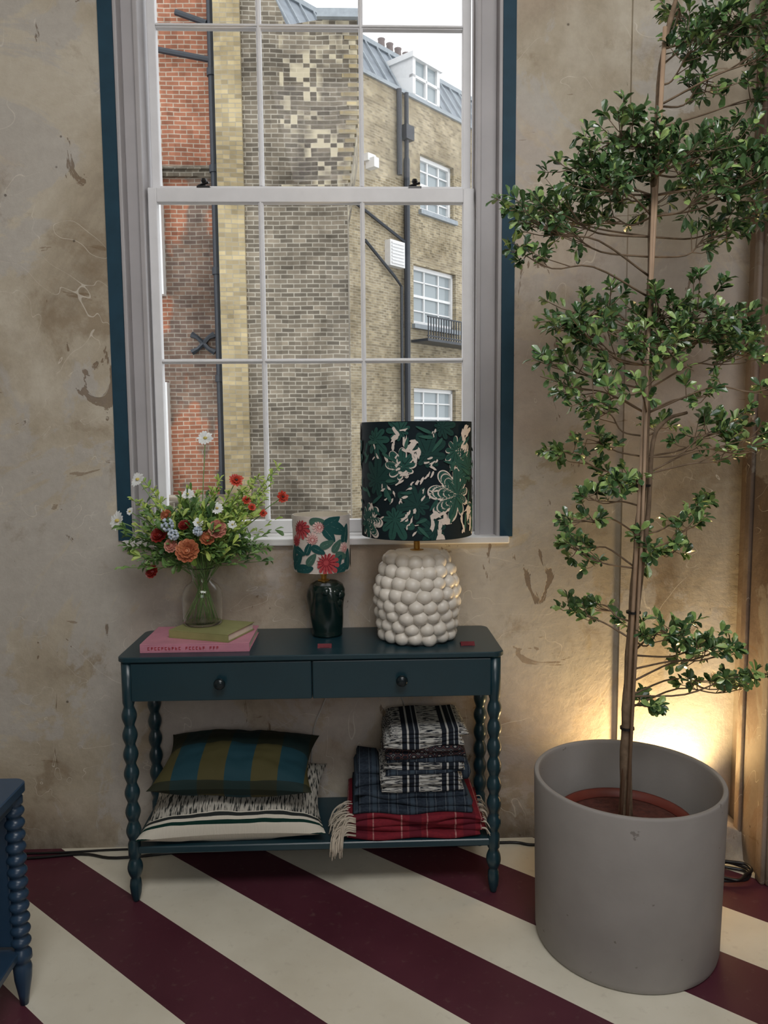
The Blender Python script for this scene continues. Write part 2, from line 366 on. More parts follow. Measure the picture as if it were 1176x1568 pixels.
MB().box(-14,14,.3,40,-3.2,-3).obj('yard_ground',simple('yard_paving',(120,118,112),.9))
# ---------------- console table
m_teal=simple('teal_lacquer',(24,54,64),.3,.6,var=.06)
tb=E('console_table',(-.15,-.175,0))
TX0,TX1,TY0,TY1,TZ=-.734,.433,-.345,-.012,.785
def rounded(x0,x1,y0,y1,z0,z1,r,mi=0,b=None,seg=8):
    pts=[]
    for cx,cy,a0 in ((x1-r,y0+r,-pi/2),(x1-r,y1-r,0),(x0+r,y1-r,pi/2),(x0+r,y0+r,pi)):
        for k in range(seg+1):
            a=a0+pi/2*k/seg; pts.append((cx+r*cos(a),cy+r*sin(a)))
    n=len(pts); e=.003; vs=[]
    cx,cy=(x0+x1)/2,(y0+y1)/2
    for z,i in ((z0,e),(z0+e,0),(z1-e,0),(z1,e)):
        for (x,y) in pts: vs.append((x-math.copysign(i,x-cx),y-math.copysign(i,y-cy),z))
    fs=[(i*n+k,i*n+(k+1)%n,(i+1)*n+(k+1)%n,(i+1)*n+k) for i in range(3) for k in range(n)]
    fs+=[tuple(range(n))[::-1],tuple(3*n+k for k in range(n))]
    b.add(vs,fs,mi)
b=MB(); rounded(TX0-.004,TX1+.004,TY0-.004,TY1,TZ-.017,TZ,.03,b=b); b.obj('table_top',m_teal,tb)
b=MB(); b.box(TX0+.02,TX1-.02,TY0+.03,TY1-.01,.642,TZ-.017); b.obj('apron_case',m_teal,tb,bevel=.002)
b=MB(); b.box(TX0+.036,-.1525,TY0+.004,TY0+.03,.646,TZ-.021).box(-.1495,TX1-.036,TY0+.004,TY0+.03,.646,TZ-.021); b.obj('drawer_fronts',m_teal,tb,bevel=.003)
b=MB()
for x in (-.428,.122):
    k=MB(); prof=[(.006,0),(.006,.008),(.016,.014),(.018,.02),(.015,.027),(.006,.030)]
    k.lathe((0,0,0),prof,20)
    b.add([(x+q[0],TY0+.004-q[2],.703+q[1]) for q in k.v],[f[::-1] for f in k.f])
b.obj('drawer_knobs',simple('dark_knob',(16,30,36),.25),tb,smooth=True)
def legprof():
    pr=[(.0185,.768),(.0185,.64),(.015,.628)]
    z=.628; n=7; L=(.628-.20)/n
    for i in range(n):
        for k in range(1,9):
            t_=k/8; pr.append((.0145+.0085*sin(pi*t_)**1.3,z-L*t_))
        z-=L
    pr+=[(.019,.19),(.019,.150),(.014,.142)]
    for k in range(1,9): t_=k/8; pr.append((.014+.010*sin(pi*t_)-.001*t_,.142-.065*t_))
    pr+=[(.0165,.07),(.0185,.05),(.016,.025),(.011,.006),(.009,0)]
    return pr[::-1]
b=MB()
for x in (TX0+.022,TX1-.022):
    for y in (TY0+.022,TY1-.03): b.lathe((x,y,0),legprof(),20)
b.obj('turned_legs',m_teal,tb,smooth=True)
b=MB(); rounded(TX0+.015,TX1-.015,TY0+.012,TY1-.012,.157,.18,.02,b=b); b.obj('lower_shelf',m_teal,tb)
# ---------------- decal patches on shades
def patch(mb,c,r,th,z,shape,off,mi,zmin,zmax,rings=4):
    vs=[];n=len(shape)
    for k in range(rings+1):
        f=k/rings
        for (a,b_) in (shape if k else shape[:1]):
            aa,bb=(a*f,b_*f); t_=th+aa/r; zz=min(max(z+bb,zmin),zmax)
            vs.append((c[0]+(r+off)*sin(t_),c[1]-(r+off)*cos(t_),zz))
    fs=[(0,1+i,1+(i+1)%n) for i in range(n)]
    for k in range(rings-1):
        o=1+k*n
        fs+=[(o+i,o+n+i,o+n+(i+1)%n,o+(i+1)%n) for i in range(n)]
    mb.add(vs,fs,mi)
def palm(R_,rot,lobes=7,n=84,sharp=.8,inner=.22):
    s=[]
    for k in range(n):
        a=2*pi*k/n; q=abs(cos(a*lobes/2))**sharp; rr=R_*(inner+(1-inner)*q)*(.75+.25*cos(a))
        s.append((rr*cos(a+rot),rr*sin(a+rot)))
    return s
def blade(L,W,rot,n=16):
    s=[]
    for k in range(n):
        a=2*pi*k/n; x=L/2*cos(a); y=W/2*sin(a)*(1-.35*cos(a)); s.append((x*cos(rot)-y*sin(rot),x*sin(rot)+y*cos(rot)))
    return s
def shard(R_,rot,asp=.55):
    out=[]
    for k in range(9):
        q=random.choice((.45,1,.6,.9)); a=2*pi*k/9; x=R_*q*cos(a); y=R_*asp*q*sin(a); out.append((x*cos(rot)-y*sin(rot),x*sin(rot)+y*cos(rot)))
    return out
def fabric(name,c,rough=.8):
    t=NT(name,rough,.2); o=t.obj(); n=t.noise(t.mapping(o,scale=(1,1,8)),60,2); cc=lin(c)
    t.col(t.ramp(n,[(.3,tuple(x*.85 for x in cc[:3])+(1,)),(.7,cc)])); t.bump(t.noise(o,400,2),.15,.001); return t.m
def shell(mb,c,r0,r1,z0,z1,mi=0,th=.002,seg=72,n=12):
    prof=[(r0+(r1-r0)*k/n,z0+(z1-z0)*k/n) for k in range(n+1)]
    mb.lathe(c,prof,seg,mi,capb=False,capt=False)
    mb.lathe(c,[(a-th,b_) for a,b_ in prof][::-1],seg,mi+1,capb=False,capt=False)
    for zz,rr in ((z0,r0),(z1,r1)):
        vs=[(c[0]+q*cos(2*pi*k/seg),c[1]+q*sin(2*pi*k/seg),c[2]+zz) for q in (rr,rr-th) for k in range(seg)]
        mb.add(vs,[(k,(k+1)%seg,seg+(k+1)%seg,seg+k) for k in range(seg)],mi)
m_brass=simple('brass',(190,150,80),.3,.5,1,var=.05)
m_shin=simple('shade_lining',(205,196,178),.8)
# large lamp
LY=-.165
L1=E('table_lamp',(.183,LY,TZ)); lc=(.183,LY,0)
m_cer=simple('white_ceramic',(222,216,206),.35,.5,var=.05)
b=MB(); prof=[(.095,0),(.108,.012),(.114,.06),(.120,.12),(.121,.16),(.112,.21),(.096,.25),(.084,.276),(.07,.288),(.02,.291)]
b.lathe((lc[0],lc[1],TZ),prof,40)
def rad(z):
    for (r0,z0),(r1,z1) in zip(prof,prof[1:]):
        if z0<=z<=z1: return r0+(r1-r0)*(z-z0)/(z1-z0+1e-9)
    return .1
random.seed(4); rows=8
for i in range(rows):
    z=.022+i*.0345; r=rad(z); n=max(12,int(2*pi*(r+.01)/.047))
    for k in range(n):
        a=2*pi*(k+.5*(i%2))/n+random.uniform(-.04,.04); s_=random.uniform(.0235,.0265)
        b.sphere((lc[0]+(r-.0015)*cos(a),lc[1]+(r-.0015)*sin(a),TZ+z+random.uniform(-.003,.003)),s_,(1,1,random.uniform(.82,.95)),16,10)
b.obj('bobble_base',m_cer,L1,smooth=True)
b=MB(); b.lathe((lc[0],lc[1],TZ+.289),[(.022,0),(.022,.004),(.010,.006),(.010,.03),(.014,.032),(.014,.06),(.005,.062),(.005,.12)],20)
b.obj('brass_neck',m_brass,L1,smooth=False)
b=MB(); z0,z1,r=1.128,1.486,.177
shell(b,lc,r,r-.002,z0,z1)
b.obj('drum_shade',[fabric('dark_botanical_fabric',(22,36,42)),m_shin],L1,smooth=True)
b=MB()
for k in range(3): a=2*pi*k/3; b.tube([(lc[0],lc[1],1.18),(lc[0]+.1*cos(a),lc[1]+.1*sin(a),1.16),(lc[0]+r*.985*cos(a),lc[1]+r*.985*sin(a),1.14)],.0015,5)
b.obj('shade_spider',m_brass,L1)
b=MB(); random.seed(21)
def UV(u,v): # position on the shade surface: u,v in 0..1 across the half facing the room
    return math.asin(max(-.99,min(.99,(u-.5)*2))), z1-v*(z1-z0)
lay=[]
for (u,v,R_) in ((.13,.5,.085),(.82,.62,.100),(.28,.82,.07),(.55,.28,.075),(.80,.25,.07),(.12,.15,.06),(.47,.7,.07),(.35,.38,.06),(.93,.4,.07),(.62,.92,.06),(.05,.85,.07),(.33,.08,.05),(.68,.05,.05),(.97,.85,.07)):
    lay.append(UV(u,v)+(R_,))
for k in range(16): lay.append((random.uniform(1.7,4.6),random.uniform(z0+.04,z1-.04),random.uniform(.06,.09)))
for k,(th,z,R_) in enumerate(lay):
    ro=random.uniform(0,6.3); q=0 if k%3 else 1
    if k%3==1: patch(b,lc,r,th+.01,z-.002,palm(R_*1.07,ro,9,117,.38,.36),.00057+.00006*k,2,z0+.002,z1-.002,6)
    patch(b,lc,r,th,z,palm(R_,ro,9,117,.45,.30),.0006+.00006*k,q,z0+.002,z1-.002,6)
    for j in range(9):
        a=ro+2*pi*j/9; rr=R_*(.75+.25*cos(a-ro))*.5
        patch(b,lc,r,th+rr*cos(a)/r,z+rr*sin(a),blade(rr*1.7,.0018,a,8),.0007+.00006*k,4,z0+.002,z1-.002,2)
wh=[(.30,.10,5,.020),(.38,.20,7,.022),(.45,.28,6,.020),(.27,.30,5,.018),(.36,.42,5,.018),(.45,.50,5,.018),(.55,.45,4,.015),(.62,.35,4,.014),(.88,.12,6,.034),(.90,.24,4,.026),(.22,.55,4,.014),(.30,.66,4,.015),(.38,.78,6,.017),(.42,.88,5,.014),(.66,.80,6,.034),(.70,.92,5,.034),(.93,.78,6,.032),(.88,.88,4,.024),(.12,.28,3,.014),(.08,.78,4,.018),(.15,.9,4,.014),(.55,.10,3,.012),(.52,.62,3,.014),(.6,.6,3,.012)]
pts_=[]
for (u,v,n_,s_) in wh:
    th,z=UV(u,v)
    for j in range(n_): pts_.append((th+random.gauss(0,.08),z+random.gauss(0,.014),s_))
for k in range(110): pts_.append((random.uniform(1.5,4.8),random.uniform(z0+.02,z1-.02),random.uniform(.012,.026)))
for k,(th,z,s_) in enumerate(pts_):
    patch(b,lc,r,th,z,shard(s_*random.uniform(.55,1),random.gauss(1.2,.7),.38),.0028+.00001*(k%20),2,z0+.002,z1-.002,3)
for k in range(90):
    th=random.uniform(-pi,pi); z=random.uniform(z0+.02,z1-.02)
    patch(b,lc,r,th,z,blade(random.uniform(.03,.055),.010,random.uniform(0,6.3)),.0032,random.choice((0,3)),z0+.002,z1-.002,3)
b.obj('printed_leaves',[fabric('print_green',(46,88,80)),fabric('print_green_dark',(34,68,64)),fabric('print_cream',(226,214,204)),fabric('print_mid_green',(56,98,86)),fabric('print_vein',(20,40,42))],L1)
# small lamp
L2=E('table_lamp.001',(-.115,-.11,TZ)); c2=(-.128,-.11,0); cb=(-.113,-.11,TZ)
def fn(r,z,a):
    tw=a+z*9
    return r*(1+.10*cos(3*tw)*sin(min(1,z/.18)*pi)+.07*math.exp(-((z-.13)**2)/.001)*cos(6*a+1))
prof=[(.045,0),(.050,.004),(.049,.02),(.052,.05),(.056,.09),(.060,.13),(.060,.155),(.053,.172),(.036,.182),(.012,.185)]
b=MB(); pr=[]
for (a0,b0),(a1,b1) in zip(prof,prof[1:]):
    for k in range(4): pr.append((a0+(a1-a0)*k/4,b0+(b1-b0)*k/4))
pr.append(prof[-1]); b.lathe(cb,pr,56,fn=fn)
for (a,z) in ((-1.0,.15),(-.45,.14),(-1.55,.155),(-.75,.115)):
    b.sphere((cb[0]+.047*cos(a),cb[1]+.047*sin(a),TZ+z),.019,(1,1,.9),14,10)
b.obj('sculpted_base',simple('dark_green_glaze',(14,34,32),.18,.6,var=.1),L2,smooth=True)
b=MB(); b.lathe((c2[0]+.006,c2[1],TZ+.184),[(.02,0),(.02,.003),(.009,.005),(.009,.016),(.013,.018),(.013,.045),(.004,.047),(.004,.10)],18); b.obj('brass_neck',m_brass,L2)
sz0,sz1,sr=1.006,1.190,.094
b=MB(); shell(b,c2,sr-.002,sr,sz0,sz1,th=.0015,seg=56); b.obj('drum_shade',[fabric('cream_print_fabric',(214,204,196)),m_shin],L2,smooth=True)
b=MB()
for k in range(3): a=2*pi*k/3+.5; b.tube([(c2[0],c2[1],1.05),(c2[0]+sr*.98*cos(a),c2[1]+sr*.98*sin(a),1.02)],.0012,5)
b.obj('shade_spider',m_brass,L2)
b=MB(); random.seed(5)
def UV2(u,v): return math.asin(max(-.99,min(.99,(u-.5)*2))), sz1-v*(sz1-sz0)
for i,(u,v,L_,rot,mi) in enumerate(((.70,.10,.07,.5,2),(.80,.22,.08,-.4,2),(.92,.33,.07,1.3,2),(.66,.32,.06,-.9,2),(.10,.80,.07,.8,2),(.22,.93,.07,.2,2),(.05,.66,.06,1.4,2),(.95,.78,.07,1.5,2),(.88,.92,.06,.5,2),(.78,.52,.05,.9,4),(.45,.08,.05,.1,4),(.30,.28,.04,1.7,2),(.47,.58,.05,-.5,2),(.35,.75,.05,.9,4),(.15,.62,.05,-.4,2),(.85,.70,.05,-.2,4),(.30,.56,.045,1.2,2),(.62,.48,.05,.4,4),(.80,.80,.05,1.0,2))):
    th,z=UV2(u,v); patch(b,c2,sr,th,z,blade(L_,L_*.5,rot),.0008+.00004*i,mi,sz0+.001,sz1-.001,4)
    patch(b,c2,sr,th,z,blade(L_*.8,.0016,rot,8),.00082+.00004*i,5,sz0+.001,sz1-.001,2)
for k in range(16): patch(b,c2,sr,random.uniform(1.7,4.6),random.uniform(sz0,sz1),blade(.06,.028,random.uniform(0,6)),.0014,random.choice((2,2,4)),sz0+.001,sz1-.001,4)
fls=[UV2(u,v)+(s_,mi) for u,v,s_,mi in ((.17,.20,.040,0),(.38,.40,.026,3),(.60,.80,.048,0),(.50,.18,.024,3),(.10,.46,.024,0),(.90,.58,.022,3))]+[(random.uniform(1.7,4.6),random.uniform(sz0+.02,sz1-.02),.034,random.choice((0,3))) for _ in range(8)]
for i,(th,z,s_,mi) in enumerate(fls):
    patch(b,c2,sr,th,z,palm(s_,random.uniform(0,6),13,104,.3,.5),.0017+.00005*i,mi,sz0+.001,sz1-.001,4)
    for ring in (.36,.66):
        for j in range(15):
            a=2*pi*j/15; patch(b,c2,sr,th+cos(a)*s_*ring*.8/sr,z+sin(a)*s_*ring*.8,blade(s_*.26,s_*.06,a,10),.0026,1 if mi==0 else 0,sz0+.001,sz1-.001,2)
b.obj('printed_flowers',[fabric('print_red',(184,76,80)),fabric('print_dark_red',(132,36,48)),fabric('print_teal',(32,80,80)),fabric('print_pink',(230,196,190)),fabric('print_moss',(70,104,92)),fabric('print_leaf_vein',(120,150,140))],L2)
# ---------------- books
bk=E('stacked_books',(-.5,-.18,TZ))
m_page=simple('page_edges',(226,216,196),.8); m_pink=simple('pink_cover',(196,132,150),.5); m_gr=simple('olive_cover',(140,140,92),.55)
def book(cx,cy,z,w_,d_,h,rot,mc,name):
    Mx=Matrix.Translation((cx,cy,z))@Matrix.Rotation(rot,4,'Z'); b=MB(); g=MB()
    g.box(-w_/2,w_/2,-d_/2,d_/2,0,.003,0).box(-w_/2,w_/2,-d_/2,d_/2,h-.003,h,0).box(-w_/2,w_/2,-d_/2,-d_/2+.004,.003,h-.003,0)
    g.box(-w_/2+.004,w_/2-.004,-d_/2+.004,d_/2-.004,.003,h-.003,1)
    b.add([Mx@Vector(q) for q in g.v],g.f); b.m=g.m[:]; b.obj(name,[mc,m_page],bk,bevel=.0012)
book(-.512,-.187,TZ,.335,.225,.027,.0,m_pink,'pink_book')
book(-.480,-.178,TZ+.027,.212,.172,.026,math.radians(-20),m_gr,'olive_book')
b=MB(); x=-.655; random.seed(3)
for ch_ in 'CCLLECTING CALDER MAN':
    if ch_!=' ':
        b.box(x,x+.0018,-.3006,-.2994,TZ+.009,TZ+.018)
        for zz in random.sample((.009,.013,.0165),2): b.box(x,x+.006,-.3006,-.2994,TZ+zz,TZ+zz+.0016)
    x+=.0105
b.obj('spine_lettering',simple('red_ink',(176,50,60),.5),bk)
# ---------------- vase + bouquet
VZ=TZ+.0535; vc=(-.515,-.150,VZ)
t=NT('clear_glass',.02,.5); t.b.inputs['Transmission Weight'].default_value=1; t.b.inputs['IOR'].default_value=1.3; t.col((.97,.99,.98,1)); m_glass=t.m
vf=E('flower_vase',vc)
po=[(.050,0),(.060,.004),(.063,.03),(.065,.075),(.063,.105),(.050,.128),(.034,.142),(.031,.155),(.036,.172),(.046,.188)]
po=[(q.x,q.y) for q in bez([(a,b_,0) for a,b_ in po],4)]
pi_=[(max(a-.003,.001),max(b_,.008)) for a,b_ in po][::-1]
b=MB(); b.lathe(vc,po+pi_,40); b.obj('glass_vase',m_glass,vf,smooth=True)
random.seed(11)
fl=[(-.394,-.16,1.306,'r',.024),(-.249,-.15,1.25,'r',.022),(-.310,-.17,1.20,'r',.014),(-.66,-.2,1.02,'d',.024),(-.625,-.23,1.14,'d',.030),(-.53,-.27,1.095,'o',.040),(-.443,-.24,1.158,'p',.031),(-.55,-.22,1.17,'d',.020),(-.362,-.17,1.243,'r',.016),(-.475,-.24,1.13,'o',.026),(-.585,-.25,1.11,'p',.024),(-.345,-.17,1.22,'r',.014),(-.61,-.2,1.2,'o',.02),
 (-.496,-.12,1.44,'w',.026),(-.71,-.14,1.31,'w',.026),(-.773,-.16,1.18,'w',.032),(-.54,-.2,1.265,'w',.020),(-.45,-.2,1.22,'w',.020),(-.60,-.2,1.17,'w',.016),(-.50,-.25,1.18,'w',.017),(-.40,-.22,1.17,'w',.015),(-.73,-.17,1.21,'w',.014),
 (-.595,-.25,1.175,'b',.018),(-.575,-.26,1.145,'b',.014),(-.50,-.26,1.155,'b',.012)]
st=MB();pt=MB();lf=MB(); MI={'r':0,'d':1,'o':2,'p':3,'w':4,'b':5}
top=Vector((vc[0],vc[1],VZ+.185)); cnt=[0]
def stem(x,y,z,rr=.0016):
    dx=(x-top.x);dy=(y-top.y); bx=vc[0]-dx*.2; by=vc[1]-dy*.15; cnt[0]+=1
    a=random.uniform(0,6.3); nx,ny=top.x+.018*cos(a)+dx*.05,top.y+.018*sin(a)+dy*.05
    up=bez([(nx,ny,VZ+.150),((nx+x)/2,(ny+y)/2,(VZ+.19+z)/2+.01),(x,y,z)],7)
    if cnt[0]%2: P=bez([(bx+random.uniform(-.02,.02),by+random.uniform(-.02,.02),VZ+.012),(nx,ny,VZ+.150)],5)[:-1]+up
    else: P=up
    st.tube(P,rr,5); return up
for x,y,z,k,s_ in fl:
    P=stem(x,y,z)
    n=Vector(((x-top.x)*.8,-.30,.14+random.uniform(-.05,.1))).normalized(); q=n.orthogonal().normalized(); w2=n.cross(q); c=Vector((x,y,z))
    if k in 'wr':
        for j in range(15):
            a=2*pi*j/15+random.uniform(-.1,.1); d=q*cos(a)+w2*sin(a)+n*.2; pt.leaf(c,d,n,s_*random.uniform(.85,1.1),s_*.42,MI[k],.05,.05)
        if k=='r':
            for j in range(10):
                a=2*pi*j/10; d=q*cos(a)+w2*sin(a)+n*.9; pt.leaf(c,d,n,s_*.7,s_*.4,MI[k])
        pt.sphere(c+n*.003,s_*.26,(1,1,.7),8,6,6 if k=='w' else 7)
    elif k=='b':
        for j in range(34):
            v=Vector((random.gauss(0,1),random.gauss(0,1),random.gauss(0,1))).normalized()*s_; pt.sphere(c+v,.0045,(1,1,1),6,4,5)
    else:
        for ring,(nn,lift,ln) in enumerate(((11,.15,1),(9,.6,.85),(8,1.1,.7),(6,2.0,.55))):
            for j in range(nn):
                a=2*pi*(j+.4*ring)/nn; d=(q*cos(a)+w2*sin(a)+n*lift); pt.leaf(c-n*.004,d,n,s_*ln,s_*.75*ln,MI[k],.2,-.15)
        pt.sphere(c,s_*.35,(1,1,1),8,6,MI[k])
for k in range(300):
    x=-.515+.10*random.gauss(0,1); z=random.uniform(1.03,1.22)+max(0,.08-abs(x+.515)*.3)*random.random(); y=-.17+.05*random.gauss(0,1)
    y=min(y,-.05); x=max(-.77,min(-.27,x))
    P=[(top+(Vector((x,y,z))-top)*t_) for t_ in (0.2,.6,1)]
    if k%3==0: st.tube(P,.0011,4)
    lime=1 if (x>-.45 and z>1.15 and random.random()<.6) or random.random()<.25 else 0
    for j in range(7):
        base=P[1].lerp(P[2],random.random()); d=(P[2]-top).normalized()+Vector((random.gauss(0,.6),random.gauss(0,.6),random.gauss(0,.5)))
        L_=random.uniform(.016,.040); lf.leaf(base,d,(random.gauss(0,.5),-.6,1),L_,L_*random.uniform(.3,.6),lime)
for (x,y,z) in ((-.33,-.13,1.31),(-.30,-.12,1.28),(-.36,-.14,1.29),(-.27,-.1,1.34),(-.48,-.12,1.27),(-.53,-.12,1.26),(-.46,-.1,1.3),(-.72,-.15,1.24),(-.75,-.15,1.13),(-.70,-.1,1.30),(-.66,-.12,1.22),(-.34,-.2,1.10),(-.30,-.18,1.09),(-.68,-.2,1.06),(-.74,-.18,1.10),(-.31,-.15,1.24),(-.38,-.16,1.27),(-.35,-.17,1.25),(-.42,-.16,1.26)):
    P=stem(x,y,z,.0012); n=len(P)
    for i in range(n//3,n):
        for j in range(6):
            d=(P[i]-P[i-1]).normalized()*.7+Vector((random.gauss(0,.7),random.gauss(0,.6),random.gauss(0,.6))); lf.leaf(P[i],d,(0,-.5,1),random.uniform(.014,.032),.009,1 if z>1.2 else 0)
st.obj('stems',simple('green_stem',(112,146,80),.5),vf,smooth=True)
lf.obj('foliage',[island('bouquet_leaf',[(72,108,54),(116,150,78),(54,88,50)],.5),island('bouquet_leaf_lime',[(158,184,88),(184,200,110),(128,166,72)],.5)],vf)
pt.obj('flower_heads',[island('petal_red',[(180,48,34),(204,76,50)]),island('petal_dark_red',[(124,28,28),(146,48,38)]),island('petal_terracotta',[(178,100,70),(200,132,94)]),island('petal_pink',[(190,116,102),(214,156,136)]),island('petal_white',[(240,242,240),(224,230,232)]),island('petal_blue',[(176,194,214),(204,214,226)]),simple('flower_centre_yellow',(206,190,100)),simple('flower_centre_dark',(60,30,20))],vf)
# ---------------- price tags
m_tag=simple('tag_red',(104,28,40),.5)
for nm,(x,y) in (('price_card',(-.115,-.262)),('price_card.001',(.335,-.262))):
    b=MB(); b.add([(x-.022,y-.012,TZ),(x+.022,y-.012,TZ),(x+.022,y+.004,TZ+.010),(x-.022,y+.004,TZ+.010),(x+.022,y+.016,TZ),(x-.022,y+.016,TZ)],[(0,1,2,3),(3,2,4,5)])
    b.box(x-.014,x+.014,y-.0125,y-.0115,TZ+.001,TZ+.0022)
    b.obj(nm,m_tag)
# ---------------- cushions
def pillow(W,D,T,n=44,seed=0,pw=2.4):
    b=MB(); N=n+1
    for sgn in (1,-1):
        vs=[]
        for j in range(N):
            for i in range(N):
                u=-1+2*i/n; v=-1+2*j/n
                e=max(0,(1-abs(u)**pw))**.55*max(0,(1-abs(v)**pw))**.55
                pin=1-.10*(1-abs(v)**2)*abs(u)**3; pin2=1-.10*(1-abs(u)**2)*abs(v)**3
                w_=noise.noise(Vector((u*2.2+seed,v*2.2,sgn)))*.18+noise.noise(Vector((u*7+seed,v*5,sgn)))*.08
                vs.append((u*W/2*pin,v*D/2*pin2,sgn*T/2*e*(1+w_)))
        fs=[(j*N+i,j*N+i+1,(j+1)*N+i+1,(j+1)*N+i) for j in range(n) for i in range(n)]
        if sgn<0: fs=[f[::-1] for f in fs]
        b.add(vs,fs)
    return b
t=NT('striped_woven_cushion',.9,.1); o=t.obj(); s=t.sep(o)
dash=t.noise(t.mapping(o,scale=(240,30,30)),1,2,.5); cr=lin((206,201,188)); bk_=lin((44,48,48))
knit=t.ramp(dash,[(.40,bk_),(.52,lin((180,176,166)))])
fy=t.math('DIVIDE',t.math('ADD',s[1],.1725),.345)
band=t.ramp(fy,[(0,lin((20,44,40))),(.012,cr),(.075,lin((20,50,44))),(.10,cr),(.125,bk_),(.15,cr)],'CONSTANT')
c=t.mix(t.math('GREATER_THAN',fy,.16),band,knit); c=t.mix(t.math('LESS_THAN',s[2],-.004),c,cr); t.col(c); t.bump(dash,.4,.003); m_c1=t.m
b=pillow(.585,.345,.15,seed=3); b.obj('cushion',m_c1,None,smooth=True,loc=(-.413,-.180,.252),rot=(.24,0,.03))
t=NT('checked_cushion',.75,.2); o=t.obj(); s=t.sep(o)
fx=t.math('FRACT',t.math('DIVIDE',t.math('ADD',s[0],2),.165)); fy=t.math('DIVIDE',t.math('ADD',s[1],.16),.32)
a=t.mix(t.math('LESS_THAN',fx,.5),lin((74,70,42)),lin((28,62,72))); dk=t.mix(t.math('LESS_THAN',fx,.5),lin((40,44,32)),lin((28,46,46)))
rowm=t.math('MULTIPLY',t.math('GREATER_THAN',fy,.06),t.math('LESS_THAN',fy,.52))
c=t.mix(rowm,dk,a)
t.col(c); t.bump(t.noise(t.mapping(o,scale=(60,400,60)),1,2),.2,.002); m_c2=t.m
b=pillow(.51,.33,.14,seed=9); b.obj('cushion.001',m_c2,None,smooth=True,loc=(-.408,-.180,.382),rot=(.16,0.02,-.02))
# ---------------- blankets
def weave(name,base,c2,c3,px,kind):
    t=NT(name,.9,.1); o=t.obj(); s=t.sep(o)
    fx=t.math('FRACT',t.math('DIVIDE',t.math('ADD',s[0],3),px)); B,C2,C3=lin(base),lin(c2),lin(c3)
    if kind=='dash':
        d=t.noise(t.mapping(o,scale=(40,150,480)),1,2,.5); k=t.ramp(d,[(.42,B),(.52,C2)])
        st=t.ramp(fx,[(0,B),(.12,C2),(.17,B),(.30,C3),(.33,B),(.42,C2),(.45,B)],'CONSTANT')
        c=t.mix(t.math('LESS_THAN',fx,.45),k,st)
    elif kind=='zig':
        w=t.new('ShaderNodeTexVoronoi'); t.link(t.mapping(o,scale=(38,30,60)),w.inputs[0]); w.inputs['Scale'].default_value=1; w.inputs['Randomness'].default_value=.25
        c=t.ramp(w.outputs['Distance'],[(0,C2),(.16,B),(.38,C3),(.46,B),(.6,C2),(.64,B)],'CONSTANT')
    else:
        d=t.noise(t.mapping(o,scale=(90,90,260)),1,2,.5)
        st=t.ramp(fx,[(0,B),(.34,C2),(.37,B),(.5,C3),(.72,B),(.82,C2),(.84,B)],'CONSTANT'); c=t.mix(t.math('MULTIPLY',t.mask(d,.4,.6),.45),st,C3)
    t.col(c); t.bump(t.noise(o,260,2),.4,.002); return t.m
ba=weave('black_cream_weave',(34,39,48),(184,184,180),(130,136,140),.125,'dash')
bb=weave('aztec_weave',(34,36,44),(140,138,134),(88,60,56),.08,'zig')
bc=weave('indigo_plaid_weave',(40,47,58),(104,112,118),(60,72,84),.06,'plaid')
br_=weave('red_plaid_weave',(124,40,50),(176,124,122),(98,34,46),.17,'plaid')
bs=E('folded_blanket_stack',(.17,-.19,.18))
b=MB(); random.seed(8)
for i,(z0_,z1_) in enumerate(((.184,.203),(.202,.222),(.221,.241),(.240,.258))): b.slab(-.045+random.uniform(-.01,.012),.385-random.uniform(0,.015),-.325+random.uniform(-.003,.012),-.03,z0_,z1_,seed=i,amp=.010,nx=34,sag=.006,sk=random.uniform(-.015,.015))
b.obj('red_plaid_throw',br_,bs,smooth=True)
b=MB()
for i,(z0_,z1_) in enumerate(((.256,.279),(.278,.300),(.299,.322))): b.slab(-.02+random.uniform(-.008,.01),.345-random.uniform(-.005,.012),-.315+.012*i,-.03,z0_,z1_,seed=5+i,amp=.011,nx=34,sk=random.uniform(-.02,.02))
b.slab(-.025,.06,-.26,-.04,.318,.347,seed=4,amp=.010,sk=.02).slab(-.015,.06,-.22,-.04,.345,.375,seed=8,amp=.010,sk=-.02).slab(.30,.352,-.22,-.04,.318,.362,seed=14,amp=.01)
b.obj('indigo_plaid_throw',bc,bs,smooth=True)
z=.323
for i,(h,mm,x0,x1) in enumerate(((.031,ba,.055,.315),(.024,ba,.058,.318),(.012,bc,.075,.32),(.026,ba,.07,.325),(.015,bc,.08,.33),(.020,bb,.075,.33),(.018,bb,.07,.322),(.026,ba,.072,.325),(.024,ba,.078,.328))):
    b=MB(); hh=(h+.001)/2; jx=random.uniform(-.006,.006); sk=random.uniform(-.02,.02); jy=random.uniform(-.006,.006)
    if h>.02: b.slab(x0+jx,x1+jx,-.30+jy,-.06,z,z+hh,seed=20+i,amp=.008,nx=28,sk=sk).slab(x0+jx+.003,x1+jx-.004,-.297+jy,-.06,z+hh,z+2*hh,seed=40+i,amp=.008,nx=28,sk=sk)
    else: b.slab(x0+jx,x1+jx,-.30+jy,-.06,z,z+h+.001,seed=20+i,amp=.008,nx=28,sk=sk)
    b.obj('folded_cloth_%d'%(i+1),mm,bs,smooth=True); z+=h
b=MB(); random.seed(2)
